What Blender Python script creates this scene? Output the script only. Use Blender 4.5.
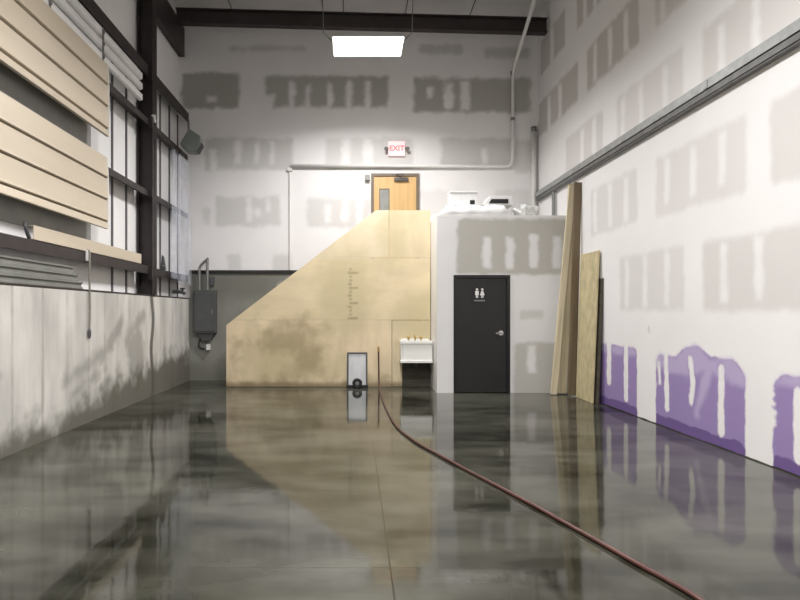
import bpy, bmesh, math, random
import numpy as np
from mathutils import Vector, Matrix

random.seed(7)
for o in list(bpy.data.objects):
    bpy.data.objects.remove(o)
scene = bpy.context.scene
COL = scene.collection

# ------------------------------------------------------------------ camera
F = 600.0; CX = 355.0; CY = 312.0; EYE = 1.45
cam_d = bpy.data.cameras.new('camera'); cam = bpy.data.objects.new('camera', cam_d)
COL.objects.link(cam)
cam.location = (0, 0, EYE); cam.rotation_euler = (math.pi/2, 0, 0)
cam_d.sensor_width = 36.0; cam_d.lens = 36.0*F/800.0
cam_d.shift_x = (400-CX)/800.0; cam_d.shift_y = (CY-300)/800.0
cam_d.clip_start = 0.05; cam_d.clip_end = 100
scene.camera = cam

# ------------------------------------------------------------------ world, exposure, lamps
w = bpy.data.worlds.new('world'); scene.world = w; w.use_nodes = True
w.node_tree.nodes['Background'].inputs[0].default_value = (0.8, 0.85, 0.9, 1)
w.node_tree.nodes['Background'].inputs[1].default_value = 0.05
vs = scene.view_settings
vs.view_transform = 'Standard'; vs.look = 'None'; vs.gamma = 1.0; vs.use_curve_mapping = False
vs.exposure = 0.0
LAMP_W = [215.0, 350.0, 500.0]                   # high-bay fixtures, back to front
LAMP_SPOTS = [(0.22, 10.3), (0.22, 4.6), (0.22, -1.2)]
LAMP_Z = 6.0
LAMP_COL = (1.0, 0.975, 0.965)
for i, (lx, ly) in enumerate(LAMP_SPOTS):
    ld = bpy.data.lights.new('fixture_light', 'AREA'); ld.shape = 'RECTANGLE'
    ld.size = 1.1; ld.size_y = 0.66; ld.spread = math.radians(154 if i == 0 else 164); ld.energy = LAMP_W[i]; ld.color = LAMP_COL
    lo = bpy.data.objects.new('fixture_light', ld); COL.objects.link(lo)
    lo.location = (lx, ly, LAMP_Z-0.012)

def W(px, py, Y):
    """world point on the plane at depth Y seen at photo pixel (px, py)"""
    return Vector(((px-CX)*Y/F, Y, EYE+(CY-py)*Y/F))
def FL(px, py):
    Y = EYE*F/(py-CY); return Vector(((px-CX)*Y/F, Y, 0))

# ------------------------------------------------------------------ materials
def nodes_of(m):
    m.use_nodes = True
    nt = m.node_tree
    return nt, nt.nodes, nt.links, nt.nodes['Principled BSDF']
def c4(c): return (c[0], c[1], c[2], 1)

def mat(name, color, rough=0.6, metal=0.0, var=0.12, scale=6.0, bump=0.0, bscale=40.0, stretch=(1,1,1), coat=0.0):
    m = bpy.data.materials.new(name); nt, N, L, B = nodes_of(m)
    B.inputs['Roughness'].default_value = rough; B.inputs['Metallic'].default_value = metal
    tc = N.new('ShaderNodeTexCoord'); mp = N.new('ShaderNodeMapping'); mp.inputs['Scale'].default_value = stretch
    L.new(tc.outputs['Object'], mp.inputs['Vector'])
    nz = N.new('ShaderNodeTexNoise'); nz.inputs['Scale'].default_value = scale; nz.inputs['Detail'].default_value = 4
    L.new(mp.outputs[0], nz.inputs['Vector'])
    rp = N.new('ShaderNodeValToRGB')
    rp.color_ramp.elements[0].position = 0.3; rp.color_ramp.elements[1].position = 0.7
    rp.color_ramp.elements[0].color = c4([max(0, v*(1-var)) for v in color])
    rp.color_ramp.elements[1].color = c4([min(1, v*(1+var)) for v in color])
    L.new(nz.outputs[0], rp.inputs[0]); L.new(rp.outputs[0], B.inputs['Base Color'])
    if bump > 0:
        n2 = N.new('ShaderNodeTexNoise'); n2.inputs['Scale'].default_value = bscale; n2.inputs['Detail'].default_value = 3
        L.new(mp.outputs[0], n2.inputs['Vector'])
        b = N.new('ShaderNodeBump'); b.inputs['Strength'].default_value = bump; b.inputs['Distance'].default_value = 0.01
        L.new(n2.outputs[0], b.inputs['Height']); L.new(b.outputs[0], B.inputs['Normal'])
    if coat: B.inputs['Coat Weight'].default_value = coat
    return m

def layered(name, base, layers, rough=0.75, var=0.05, scale=2.0, stretch=(1,1,1), bump=0.05, bscale=25):
    """base colour + layers masked by signed-distance attributes: (attr, colour, edge width, noise amp, noise scale, amount attr or float)"""
    m = mat(name, base, rough, 0, var, scale, bump, bscale, stretch)
    nt, N, L, B = nodes_of(m)
    prev = B.inputs['Base Color'].links[0].from_socket
    tc = N.new('ShaderNodeTexCoord')
    for (attr, col, width, namp, nscale, amount) in layers:
        at = N.new('ShaderNodeAttribute'); at.attribute_name = attr
        nz = N.new('ShaderNodeTexNoise'); nz.inputs['Scale'].default_value = nscale; nz.inputs['Detail'].default_value = 5
        L.new(tc.outputs['Object'], nz.inputs['Vector'])
        sb = N.new('ShaderNodeMath'); sb.operation = 'SUBTRACT'; L.new(nz.outputs[0], sb.inputs[0]); sb.inputs[1].default_value = 0.5
        ma = N.new('ShaderNodeMath'); ma.operation = 'MULTIPLY_ADD'; L.new(sb.outputs[0], ma.inputs[0]); ma.inputs[1].default_value = namp
        L.new(at.outputs['Fac'], ma.inputs[2])
        mr = N.new('ShaderNodeMapRange'); mr.interpolation_type = 'SMOOTHSTEP'
        mr.inputs['From Min'].default_value = -width; mr.inputs['From Max'].default_value = width
        L.new(ma.outputs[0], mr.inputs['Value'])
        mu = N.new('ShaderNodeMath'); mu.operation = 'MULTIPLY'; L.new(mr.outputs[0], mu.inputs[0])
        if isinstance(amount, str):
            a2 = N.new('ShaderNodeAttribute'); a2.attribute_name = amount; L.new(a2.outputs['Fac'], mu.inputs[1])
        else: mu.inputs[1].default_value = amount
        mx = N.new('ShaderNodeMix'); mx.data_type = 'RGBA'
        L.new(mu.outputs[0], mx.inputs[0]); L.new(prev, mx.inputs[6]); mx.inputs[7].default_value = c4(col)
        prev = mx.outputs[2]
    L.new(prev, B.inputs['Base Color'])
    return m

WHITE_MUD = (0.80, 0.785, 0.78)
M = {}
M['steel'] = mat('dark_primer_steel', (0.030, 0.022, 0.022), 0.5, 0, 0.25, 5)
M['white_panel'] = mat('white_faced_insulation', (0.88, 0.875, 0.875), 0.6, 0, 0.04, 1.5)
M['seam'] = mat('panel_seam', (0.13, 0.12, 0.13), 0.6)
M['beige'] = mat('beige_metal_siding', (0.60, 0.52, 0.405), 0.45, 0, 0.05, 1.2, stretch=(1, 0.3, 3))
M['beige_groove'] = mat('siding_groove', (0.16, 0.125, 0.085), 0.7)
M['grey_board'] = mat('grey_backing', (0.36, 0.36, 0.345), 0.7, 0, 0.1, 3)
M['grey_sheet'] = mat('grey_painted_sheet', (0.20, 0.205, 0.19), 0.45, 0, 0.1, 3)
M['galv'] = mat('galvanised_steel', (0.36, 0.37, 0.365), 0.5, 0.6, 0.15, 12)
M['galv_dark'] = mat('galvanised_channel_inside', (0.16, 0.16, 0.155), 0.5, 0.5, 0.2, 12)
M['white_paint'] = mat('white_paint', (0.78, 0.77, 0.75), 0.4, 0, 0.03, 4)
M['pipe'] = mat('white_painted_pipe', (0.72, 0.71, 0.69), 0.4, 0, 0.04, 4)
M['black'] = mat('black_paint', (0.010, 0.0105, 0.010), 0.5, 0, 0.1, 5)
M['black_gloss'] = mat('black_frame_paint', (0.006, 0.006, 0.006), 0.35, 0, 0.1, 5)
M['chrome'] = mat('satin_metal', (0.65, 0.64, 0.62), 0.28, 0.9, 0.08, 20)
M['wood_door'] = mat('maple_door_veneer', (0.62, 0.40, 0.17), 0.4, 0, 0.1, 3, stretch=(6, 6, 0.6))
M['door_frame'] = mat('brown_door_frame', (0.16, 0.125, 0.09), 0.5, 0, 0.1, 5)
M['lite'] = mat('door_lite_glass', (0.30, 0.31, 0.29), 0.08, 0, 0.15, 6)
M['lumber'] = mat('pale_lumber', (0.64, 0.56, 0.39), 0.65, 0, 0.16, 2.2, stretch=(9, 9, 0.5))
M['lumber_dark'] = mat('weathered_lumber', (0.46, 0.39, 0.25), 0.7, 0, 0.2, 2.2, stretch=(9, 9, 0.5))
M['lumber_shade'] = mat('gap_shade_lumber', (0.15, 0.11, 0.065), 0.7, 0, 0.2, 2.2, stretch=(9, 9, 0.5))  # shade of the gap next to the wide board, put into this plank's colour
M['osb'] = mat('pale_sheathing', (0.50, 0.43, 0.255), 0.7, 0, 0.2, 9, bump=0.1, stretch=(1, 1, 0.6))
M['hose'] = mat('red_brown_rubber', (0.075, 0.029, 0.022), 0.36, 0, 0.25, 3)
M['brass'] = mat('brass', (0.55, 0.38, 0.16), 0.35, 0.9, 0.1, 20)
M['box_grey'] = mat('dark_grey_enclosure', (0.075, 0.078, 0.08), 0.5, 0, 0.1, 6)
M['conduit_grey'] = mat('grey_conduit', (0.22, 0.22, 0.21), 0.45, 0.4, 0.1, 10)
M['heater'] = mat('green_grey_enamel', (0.15, 0.175, 0.16), 0.5, 0, 0.1, 6)
M['porcelain'] = mat('white_sink', (0.80, 0.80, 0.76), 0.25, 0, 0.02, 3)
M['silver'] = mat('silver_sheet', (0.60, 0.61, 0.62), 0.4, 0.25, 0.14, 2, stretch=(2, 2, 0.7))
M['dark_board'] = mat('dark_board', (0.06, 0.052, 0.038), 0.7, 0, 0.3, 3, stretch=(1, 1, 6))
M['carton'] = mat('white_carton', (0.76, 0.76, 0.75), 0.6, 0, 0.04, 6)
M['cloth'] = mat('white_drop_cloth', (0.84, 0.84, 0.84), 0.8, 0, 0.03, 8, bump=0.2, bscale=14)
M['red_letter'] = mat('exit_red', (0.80, 0.22, 0.23), 0.5)
M['exit_face'] = mat('exit_face', (0.90, 0.68, 0.69), 0.5, 0, 0.02)
M['rope'] = mat('grey_cord', (0.24, 0.225, 0.19), 0.8, 0, 0.2, 30)
M['ceiling'] = mat('white_roof_liner', (0.66, 0.645, 0.64), 0.7, 0, 0.05, 1)
M['tread'] = mat('stair_timber', (0.45, 0.34, 0.2), 0.7, 0, 0.15, 4)

def emit(name, col, s):
    m = bpy.data.materials.new(name); nt, N, L, B = nodes_of(m)
    B.inputs['Base Color'].default_value = c4(col); B.inputs['Emission Color'].default_value = c4(col)
    B.inputs['Emission Strength'].default_value = s
    return m
M['lens'] = emit('lit_diffuser', (1, 0.975, 0.95), 12.0)
_b = M['exit_face'].node_tree.nodes['Principled BSDF']
_b.inputs['Emission Color'].default_value = (1, 0.6, 0.6, 1); _b.inputs['Emission Strength'].default_value = 0.35

def plastic(name, col, opacity, strk=5):
    m = bpy.data.materials.new(name); nt, N, L, B = nodes_of(m)
    out = N['Material Output']
    B.inputs['Base Color'].default_value = c4(col); B.inputs['Roughness'].default_value = 0.22
    tr = N.new('ShaderNodeBsdfTransparent'); mx = N.new('ShaderNodeMixShader')
    tc = N.new('ShaderNodeTexCoord'); nz = N.new('ShaderNodeTexNoise'); nz.inputs['Scale'].default_value = strk; nz.inputs['Detail'].default_value = 4
    mr = N.new('ShaderNodeMapRange'); mr.inputs['From Min'].default_value = 0.3; mr.inputs['From Max'].default_value = 0.7
    mr.inputs['To Min'].default_value = opacity*0.5; mr.inputs['To Max'].default_value = min(1, opacity*1.5)
    L.new(tc.outputs['Object'], nz.inputs['Vector']); L.new(nz.outputs[0], mr.inputs['Value']); L.new(mr.outputs[0], mx.inputs[0])
    L.new(tr.outputs[0], mx.inputs[1]); L.new(B.outputs[0], mx.inputs[2]); L.new(mx.outputs[0], out.inputs['Surface'])
    return m
M['poly'] = plastic('clear_poly_film', (0.66, 0.70, 0.80), 0.19, 2.2)
M['poly_bag'] = plastic('clear_plastic_bag', (0.75, 0.76, 0.74), 0.6, 9)

# wet concrete floor
def wet_floor():
    m = bpy.data.materials.new('wet_concrete'); nt, N, L, B = nodes_of(m)
    tc = N.new('ShaderNodeTexCoord')
    def noise(scale, detail, st=(1,1,1)):
        mp = N.new('ShaderNodeMapping'); mp.inputs['Scale'].default_value = st; L.new(tc.outputs['Object'], mp.inputs['Vector'])
        n = N.new('ShaderNodeTexNoise'); n.inputs['Scale'].default_value = scale; n.inputs['Detail'].default_value = detail
        L.new(mp.outputs[0], n.inputs['Vector']); return n.outputs[0]
    n1 = noise(0.55, 6, (0.7, 1, 1)); n2 = noise(2.4, 8, (0.6, 1.3, 1))
    ad = N.new('ShaderNodeMath'); ad.operation = 'MULTIPLY_ADD'; L.new(n2, ad.inputs[0]); ad.inputs[1].default_value = 0.5; L.new(n1, ad.inputs[2])
    rp = N.new('ShaderNodeValToRGB'); e = rp.color_ramp.elements
    e[0].position = 0.62; e[0].color = (0.0135, 0.0135, 0.009, 1)
    e[1].position = 0.88; e[1].color = (0.074, 0.074, 0.058, 1)
    L.new(ad.outputs[0], rp.inputs[0])
    # saw-cut joints
    sx = N.new('ShaderNodeSeparateXYZ'); L.new(tc.outputs['Object'], sx.inputs[0])
    prev = rp.outputs[0]
    for axis, pos in (('X', 0.2), ('Y', 3.4), ('Y', 7.4)):
        s = N.new('ShaderNodeMath'); s.operation = 'SUBTRACT'; L.new(sx.outputs[axis], s.inputs[0]); s.inputs[1].default_value = pos
        a = N.new('ShaderNodeMath'); a.operation = 'ABSOLUTE'; L.new(s.outputs[0], a.inputs[0])
        lt = N.new('ShaderNodeMath'); lt.operation = 'LESS_THAN'; L.new(a.outputs[0], lt.inputs[0]); lt.inputs[1].default_value = 0.005
        mu = N.new('ShaderNodeMath'); mu.operation = 'MULTIPLY'; L.new(lt.outputs[0], mu.inputs[0]); mu.inputs[1].default_value = 0.8 if axis == 'X' else 0.5
        mx = N.new('ShaderNodeMix'); mx.data_type = 'RGBA'; L.new(mu.outputs[0], mx.inputs[0]); L.new(prev, mx.inputs[6])
        mx.inputs[7].default_value = (0.012, 0.010, 0.008, 1); prev = mx.outputs[2]
    L.new(prev, B.inputs['Base Color'])
    r = N.new('ShaderNodeMapRange'); L.new(n1, r.inputs['Value'])
    r.inputs['From Min'].default_value = 0.35; r.inputs['From Max'].default_value = 0.7
    r.inputs['To Min'].default_value = 0.04; r.inputs['To Max'].default_value = 0.11
    L.new(r.outputs[0], B.inputs['Roughness'])
    B.inputs['IOR'].default_value = 1.38
    # drier strip of concrete along the left wall
    dr = N.new('ShaderNodeMath'); dr.operation = 'MULTIPLY_ADD'; L.new(n2, dr.inputs[0]); dr.inputs[1].default_value = 1.6; L.new(sx.outputs['X'], dr.inputs[2])
    sp = N.new('ShaderNodeMapRange'); L.new(dr.outputs[0], sp.inputs['Value'])
    sp.inputs['From Min'].default_value = -1.5; sp.inputs['From Max'].default_value = -0.5
    sp.inputs['To Min'].default_value = 0.27; sp.inputs['To Max'].default_value = 0.5
    L.new(sp.outputs[0], B.inputs['Specular IOR Level'])
    nb = noise(3.0, 3); b = N.new('ShaderNodeBump'); b.inputs['Strength'].default_value = 0.05; b.inputs['Distance'].default_value = 0.02
    L.new(nb, b.inputs['Height']); L.new(b.outputs[0], B.inputs['Normal'])
    return m
M['floor'] = wet_floor()

# ------------------------------------------------------------------ mesh helpers
class MB:
    def __init__(s): s.bm = bmesh.new(); s.mi = 0
    def _f(s, vs):
        try:
            f = s.bm.faces.new(vs); f.material_index = s.mi; return f
        except ValueError: return None
    def box(s, x0, x1, y0, y1, z0, z1, mtx=None):
        co = [(x0,y0,z0),(x1,y0,z0),(x1,y1,z0),(x0,y1,z0),(x0,y0,z1),(x1,y0,z1),(x1,y1,z1),(x0,y1,z1)]
        v = [s.bm.verts.new(mtx @ Vector(c) if mtx else c) for c in co]
        for q in ((0,3,2,1),(4,5,6,7),(0,1,5,4),(1,2,6,5),(2,3,7,6),(3,0,4,7)): s._f([v[i] for i in q])
        return s
    def prism(s, pts, a, b, axis='Y', mtx=None):
        """polygon pts extruded from a to b along axis; pts in the two other axes (XZ for Y, YZ for X, XY for Z)"""
        def mk(p, t):
            c = {'Y': (p[0], t, p[1]), 'X': (t, p[0], p[1]), 'Z': (p[0], p[1], t)}[axis]
            return s.bm.verts.new(mtx @ Vector(c) if mtx else c)
        A = [mk(p, a) for p in pts]; B = [mk(p, b) for p in pts]; n = len(pts)
        s._f(A); s._f(B[::-1])
        for i in range(n): s._f([A[i], B[i], B[(i+1)%n], A[(i+1)%n]])
        return s
    def tube(s, path, r, seg=10, cap=True):
        path = [Vector(p) for p in path]; rings = []
        up = None
        for i, p in enumerate(path):
            t = (path[min(i+1, len(path)-1)]-path[max(i-1, 0)]).normalized()
            if up is None:
                up = Vector((0,0,1)) if abs(t.z) < 0.9 else Vector((1,0,0))
            a = t.cross(up)
            if a.length < 1e-5: a = t.cross(Vector((0,1,0)))
            a.normalize(); b = a.cross(t).normalized(); up = b
            rr = r[i] if isinstance(r, (list, tuple)) else r
            rings.append([s.bm.verts.new(p+rr*(math.cos(2*math.pi*k/seg)*a+math.sin(2*math.pi*k/seg)*b)) for k in range(seg)])
        for i in range(len(rings)-1):
            for k in range(seg): s._f([rings[i][k], rings[i][(k+1)%seg], rings[i+1][(k+1)%seg], rings[i+1][k]])
        if cap: s._f(rings[0][::-1]); s._f(rings[-1])
        return s
    def build(s, name, mats, parent=None, bevel=0.0, smooth=False, loc=None):
        bmesh.ops.recalc_face_normals(s.bm, faces=s.bm.faces)
        me = bpy.data.meshes.new(name); s.bm.to_mesh(me); s.bm.free()
        if not isinstance(mats, (list, tuple)): mats = [mats]
        for m in mats: me.materials.append(m)
        if smooth:
            for p in me.polygons: p.use_smooth = True
        o = bpy.data.objects.new(name, me); COL.objects.link(o)
        if loc is not None:
            me.transform(Matrix.Translation(-Vector(loc))); o.location = loc
        if parent: 
            o.parent = parent
            if loc is None:
                me.transform(Matrix.Translation(-parent.location))
            else: o.location = Vector(loc)-parent.location
        if bevel:
            b = o.modifiers.new('bevel', 'BEVEL'); b.width = bevel; b.segments = 2; b.limit_method = 'ANGLE'
        return o

def smooth_path(pts, n=8):
    """Catmull-Rom through pts"""
    P = [Vector(p) for p in pts]; out = []
    for i in range(len(P)-1):
        p0 = P[max(i-1,0)]; p1 = P[i]; p2 = P[i+1]; p3 = P[min(i+2, len(P)-1)]
        for k in range(n):
            t = k/n
            out.append(0.5*((2*p1)+(-p0+p2)*t+(2*p0-5*p1+4*p2-p3)*t*t+(-p0+3*p1-3*p2+p3)*t**3))
    out.append(P[-1]); return out
def elbow(a, b, c, r, n=6):
    """points rounding the corner a-b-c by r"""
    a, b, c = Vector(a), Vector(b), Vector(c)
    u = (a-b).normalized()*r; v = (c-b).normalized()*r
    return [b+u*(1-t)**2+v*t**2 for t in [k/n for k in range(n+1)]]

def tag(o, label=None, cat=None, group=None, kind=None):
    if label: o['label'] = label
    if cat: o['category'] = cat
    if group: o['group'] = group
    if kind: o['kind'] = kind
    return o
def thing(name, loc, label, cat, group=None, kind=None):
    e = bpy.data.objects.new(name, None); COL.objects.link(e); e.location = loc; e.empty_display_size = 0.1
    return tag(e, label, cat, group, kind)
def struct(o, label=None, cat=None):
    return tag(o, label, cat, None, 'structure')

def gridbox(name, org, U, V, T, regions, cell, fn, mats):
    """slab(s) whose front face is a fine grid in the U,V plane carrying attributes; T = vector from front to back"""
    org, U, V, T = Vector(org), Vector(U), Vector(V), Vector(T)
    verts, faces, uu, vv = [], [], [], []
    for (u0, u1, v0, v1) in regions:
        nu = max(1, int(math.ceil((u1-u0)/cell))); nv = max(1, int(math.ceil((v1-v0)/cell)))
        base = len(verts)
        for j in range(nv+1):
            for i in range(nu+1):
                a = u0+(u1-u0)*i/nu; b = v0+(v1-v0)*j/nv
                verts.append(org+U*a+V*b); uu.append(a); vv.append(b)
        for j in range(nv):
            for i in range(nu):
                k = base+j*(nu+1)+i
                faces.append((k, k+1, k+nu+2, k+nu+1))
        c = [(u0,v0),(u1,v0),(u1,v1),(u0,v1)]
        fb = len(verts)
        for (a, b) in c: verts.append(org+U*a+V*b); uu.append(None); vv.append(None)
        for (a, b) in c: verts.append(org+U*a+V*b+T); uu.append(None); vv.append(None)
        for q in ((0,1,5,4),(1,2,6,5),(2,3,7,6),(3,0,4,7),(4,5,6,7)): faces.append(tuple(fb+i for i in q))
    me = bpy.data.meshes.new(name); me.from_pydata([tuple(v) for v in verts], [], faces)
    mask = np.array([u is not None for u in uu])
    ua = np.array([0 if u is None else u for u in uu], dtype=float); va = np.array([0 if u is None else u for u in vv], dtype=float)
    for an, arr in fn(ua, va).items():
        arr = np.where(mask, arr, -1.0 if not an.endswith('_amt') else 0.0).astype(np.float32)
        at = me.attributes.new(an, 'FLOAT', 'POINT'); at.data.foreach_set('value', arr)
    for m in (mats if isinstance(mats, (list, tuple)) else [mats]): me.materials.append(m)
    bm = bmesh.new(); bm.from_mesh(me); bmesh.ops.recalc_face_normals(bm, faces=bm.faces); bm.to_mesh(me); bm.free()
    o = bpy.data.objects.new(name, me); COL.objects.link(o)
    return o

def rect(u, v, u0, u1, v0, v1, r=0.06):
    """signed distance, positive inside a rounded rectangle"""
    cx, cy = (u0+u1)/2, (v0+v1)/2; hx, hy = abs(u1-u0)/2-r, abs(v1-v0)/2-r
    dx = np.abs(u-cx)-hx; dy = np.abs(v-cy)-hy
    return r-(np.minimum(np.maximum(dx, dy), 0)+np.hypot(np.maximum(dx, 0), np.maximum(dy, 0)))
def blob(u, v, cu, cv, ru, rv):
    d = np.hypot((u-cu)/ru, (v-cv)/rv); return (1-d)*min(ru, rv)
def seg(u, v, a, b, r):
    ax, ay = a; bx, by = b; px, py = u-ax, v-ay; dx, dy = bx-ax, by-ay
    t = np.clip((px*dx+py*dy)/(dx*dx+dy*dy), 0, 1)
    return r-np.hypot(px-dx*t, py-dy*t)
def patches(u, v, plist):
    """plist: (u0,u1,v0,v1, amount, [(su, halfwidth, v0, v1), ...]) -> sd and amount"""
    sd = np.full(u.shape, -1.0); amt = np.zeros(u.shape)
    for (u0, u1, v0, v1, a, stripes) in plist:
        d = rect(u, v, u0, u1, v0, v1)
        for (su, hw, s0, s1) in stripes:
            d = np.minimum(d, -rect(u, v, su-hw, su+hw, s0, s1, min(0.03, hw*0.9)))
        near = rect(u, v, u0, u1, v0, v1) > -0.25
        amt = np.where((d > sd) & near, a, amt); sd = np.maximum(sd, d)
    return sd, amt

XL, XR, YB, YR = -3.5, 3.9, 12.8, -4.0
def ceil_z(x): return 7.85-0.027*(x-XL)

# ------------------------------------------------------------------ room shell
o = MB().box(XL-0.5, XR+0.2, YR, YB+0.2, -0.15, 0).build('floor', M['floor']); struct(o, 'wet grey concrete floor mirroring the walls', 'floor')
mb = MB(); pz = [(XL-0.5, ceil_z(XL-0.5)), (XR+0.2, ceil_z(XR+0.2)), (XR+0.2, ceil_z(XR+0.2)+0.1), (XL-0.5, ceil_z(XL-0.5)+0.1)]
mb.prism(pz, YR-0.2, YB+0.2, 'Y'); mb.mi = 1
for sx in (-2.6, -0.68, -0.25, 1.05, 2.4):
    mb.prism([(sx, ceil_z(sx)+0.004), (sx, ceil_z(sx)-0.012), (sx+0.02, ceil_z(sx+0.02)-0.012), (sx+0.02, ceil_z(sx+0.02)+0.004)], YR, YB, 'Y')
struct(mb.build('ceiling', [M['ceiling'], M['seam']]), 'pale roof liner with thin lengthwise seams', 'ceiling')
struct(MB().box(XL-0.5, XR+0.2, YR-0.2, YR, 0, 8).build('wall_rear', M['grey_board']))

# right wall: drywall in rows, seams mudded white, bare board grey or purple
def ry(px): return (XR*F)/(px-CX)          # depth of a photo column on the right wall
def right_fn(u, v):
    a1, a2, a3 = 0.36, 0.46, 0.75
    st = lambda *xs, **k: [(ry(x), k.get('hw', 0.055), k['z0'], k['z1']) for x in xs]
    pl = [
     (ry(684), ry(620), 1.47, 2.24, a1, st(627, 645, 667, z0=1.52, z1=2.2, hw=0.06)),
     (4.9, ry(703), 1.46, 2.22, a2, st(724, 759, z0=1.56, z1=2.18, hw=0.06)),
     (2.6, 4.6, 1.46, 2.22, a2, []),
     (ry(637), ry(591), 2.70, 3.45, a1, st(595, 610, 626, z0=2.74, z1=3.4, hw=0.07)),
     (ry(746), ry(656), 2.66, 3.43, a1, st(667, 693, 722, z0=2.8, z1=3.36, hw=0.06)),
     (3.4, ry(771), 2.64, 3.43, a2, []),
     (ry(603), ry(566), 3.95, 4.65, a2, st(582, 594, z0=3.9, z1=4.6, hw=0.08)),
     (ry(683), ry(617), 3.85, 4.63, a1, st(623, 641, 665, z0=3.8, z1=4.55, hw=0.06)),
     (4.9, ry(703), 3.85, 4.62, a2, st(721, 756, z0=3.8, z1=4.52, hw=0.06)),
     (2.6, 4.5, 3.85, 4.62, a2, []),
     (ry(578), 12.7, 5.15, 5.85, a3, st(560, 549, z0=5.1, z1=5.8, hw=0.1)),
     (ry(639), ry(587), 5.15, 5.86, a3, st(595, 610, 626, z0=5.2, z1=5.8, hw=0.07)),
     (5.2, ry(655), 5.12, 5.86, a2, st(663, 690, z0=5.15, z1=5.8, hw=0.06)),
     (ry(565), 12.6, 6.4, 7.1, a3, st(552, z0=6.3, z1=7.1, hw=0.1)),
     (ry(612), ry(577), 6.4, 7.1, a3, st(585, 595, z0=6.3, z1=7.1, hw=0.07)),
    ]
    g, ga = patches(u, v, pl)
    # purple board along the floor
    p = rect(u, v, ry(637), 9.75, -0.2, 0.95)
    p = np.minimum(p, -rect(u, v, ry(609)-0.08, ry(609)+0.08, 0.33, 1.2, 0.04))
    p = np.minimum(p, -rect(u, v, ry(626)-0.065, ry(626)+0.065, 0.16, 1.2, 0.04))
    q = np.maximum(rect(u, v, ry(745), ry(656), -0.2, 0.90, 0.12), blob(u, v, ry(694), 0.62, 0.5, 0.44))
    q = np.maximum(q, rect(u, v, ry(744), ry(700), -0.2, 0.96, 0.2))
    for (a, b, r) in (((ry(666), 0.95), (ry(667), 0.26), 0.055), ((ry(690), 0.90), (ry(693), 0.62), 0.05), ((ry(693), 0.62), (ry(691), 0.40), 0.045),
                      ((ry(721), 0.84), (ry(721), 0.17), 0.055), ((ry(659), 0.80), (ry(660), 0.55), 0.035)):
        q = np.minimum(q, -seg(u, v, a, b, r))
    s = rect(u, v, 3.6, ry(773), -0.2, 0.88, 0.18)
    s = np.minimum(s, -seg(u, v, (ry(798), 0.75), (ry(798), 0.15), 0.05))
    for k in range(4): s = np.minimum(s, -blob(u, v, ry(773)+0.01, 0.42+0.09*k, 0.055, 0.04))
    p = np.maximum(np.maximum(p, q), s)
    smear = np.where(u > 8.25, np.minimum(v-0.82, p), np.minimum(v-0.74-0.05*np.sin(u*5), p))   # thin mud wiped over the top of the purple
    smear = np.maximum(smear, np.minimum(p, seg(u, v, (ry(712), 0.95), (ry(697), 0.3), 0.07)))
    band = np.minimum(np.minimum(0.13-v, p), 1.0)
    gap = np.minimum(0.012-v, 0.05)
    mk = rect(u, v, ry(649)-0.03, ry(649)+0.03, 1.17, 1.27, 0.02)
    return {'grey': g, 'grey_amt': ga, 'purple': p, 'smear': smear, 'band': band, 'gap': gap, 'mark': mk}
m_right = layered('mudded_drywall_right', WHITE_MUD, [
    ('grey', (0.47, 0.44, 0.41), 0.055, 0.12, 5.0, 'grey_amt'),
    ('mark', (0.55, 0.5, 0.5), 0.02, 0.0, 8, 0.6),
    ('purple', (0.265, 0.185, 0.41), 0.018, 0.07, 7.0, 0.95),
    ('smear', (0.50, 0.43, 0.61), 0.05, 0.16, 4.0, 0.7),
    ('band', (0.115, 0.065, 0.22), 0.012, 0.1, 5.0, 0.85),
    ('gap', (0.02, 0.018, 0.02), 0.004, 0.03, 3.0, 1.0)], 0.7, 0.02, 1.4)
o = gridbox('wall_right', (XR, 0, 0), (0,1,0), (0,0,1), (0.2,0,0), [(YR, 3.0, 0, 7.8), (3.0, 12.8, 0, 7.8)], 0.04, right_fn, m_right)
struct(o, 'right wall of white-mudded drywall with grey and purple bare patches', 'wall')

# back wall
def bx(px): return (px-CX)*YB/F
def bz(py): return EYE+(CY-py)*YB/F
def back_fn(u, v):
    def R(x0, x1, y0, y1, a, *st):
        return (bx(x0), bx(x1), bz(y1), bz(y0), a, [(bx(x), h, bz(ys1), bz(ys0)) for (x, h, ys0, ys1) in st])
    pl = [
     R(182, 240, 73, 108, 0.95, (212, 0.10, 97, 102)),
     R(265, 388, 76, 107, 0.9, (268, 0.14, 95, 112), (292, 0.06, 82, 108), (308, 0.05, 85, 108), (330, 0.06, 82, 110), (349, 0.06, 80, 110), (368, 0.06, 82, 110)),
     R(414, 530, 78, 112, 0.9, (430, 0.05, 88, 98), (449, 0.09, 84, 108), (465, 0.10, 82, 110)),
     R(420, 462, 44, 54, 0.5), R(484, 530, 48, 58, 0.5), R(230, 306, 46, 51, 0.45),
     R(205, 293, 138, 170, 0.5, (213, 0.07, 150, 175), (238, 0.07, 140, 164), (257, 0.05, 142, 164), (272, 0.05, 142, 164)),
     R(325, 412, 138, 168, 0.40, (346, 0.09, 138, 170), (368, 0.09, 138, 170)),
     R(441, 512, 138, 167, 0.5, (484, 0.05, 148, 165)), R(516, 532, 140, 172, 0.4),
     R(216, 280, 197, 226, 0.42, (249, 0.07, 196, 222), (258, 0.05, 208, 216), (268, 0.05, 198, 212)), R(203, 211, 208, 226, 0.35),
     R(307, 370, 198, 228, 0.42, (328, 0.06, 205, 222), (345, 0.06, 200, 222), (360, 0.06, 200, 225)),
     R(228, 241, 254, 270, 0.35), R(272, 292, 254, 271, 0.35), R(420, 470, 190, 215, 0.25), R(495, 530, 190, 215, 0.3)]
    g, ga = patches(u, v, pl)
    return {'grey': g, 'grey_amt': ga}
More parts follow.
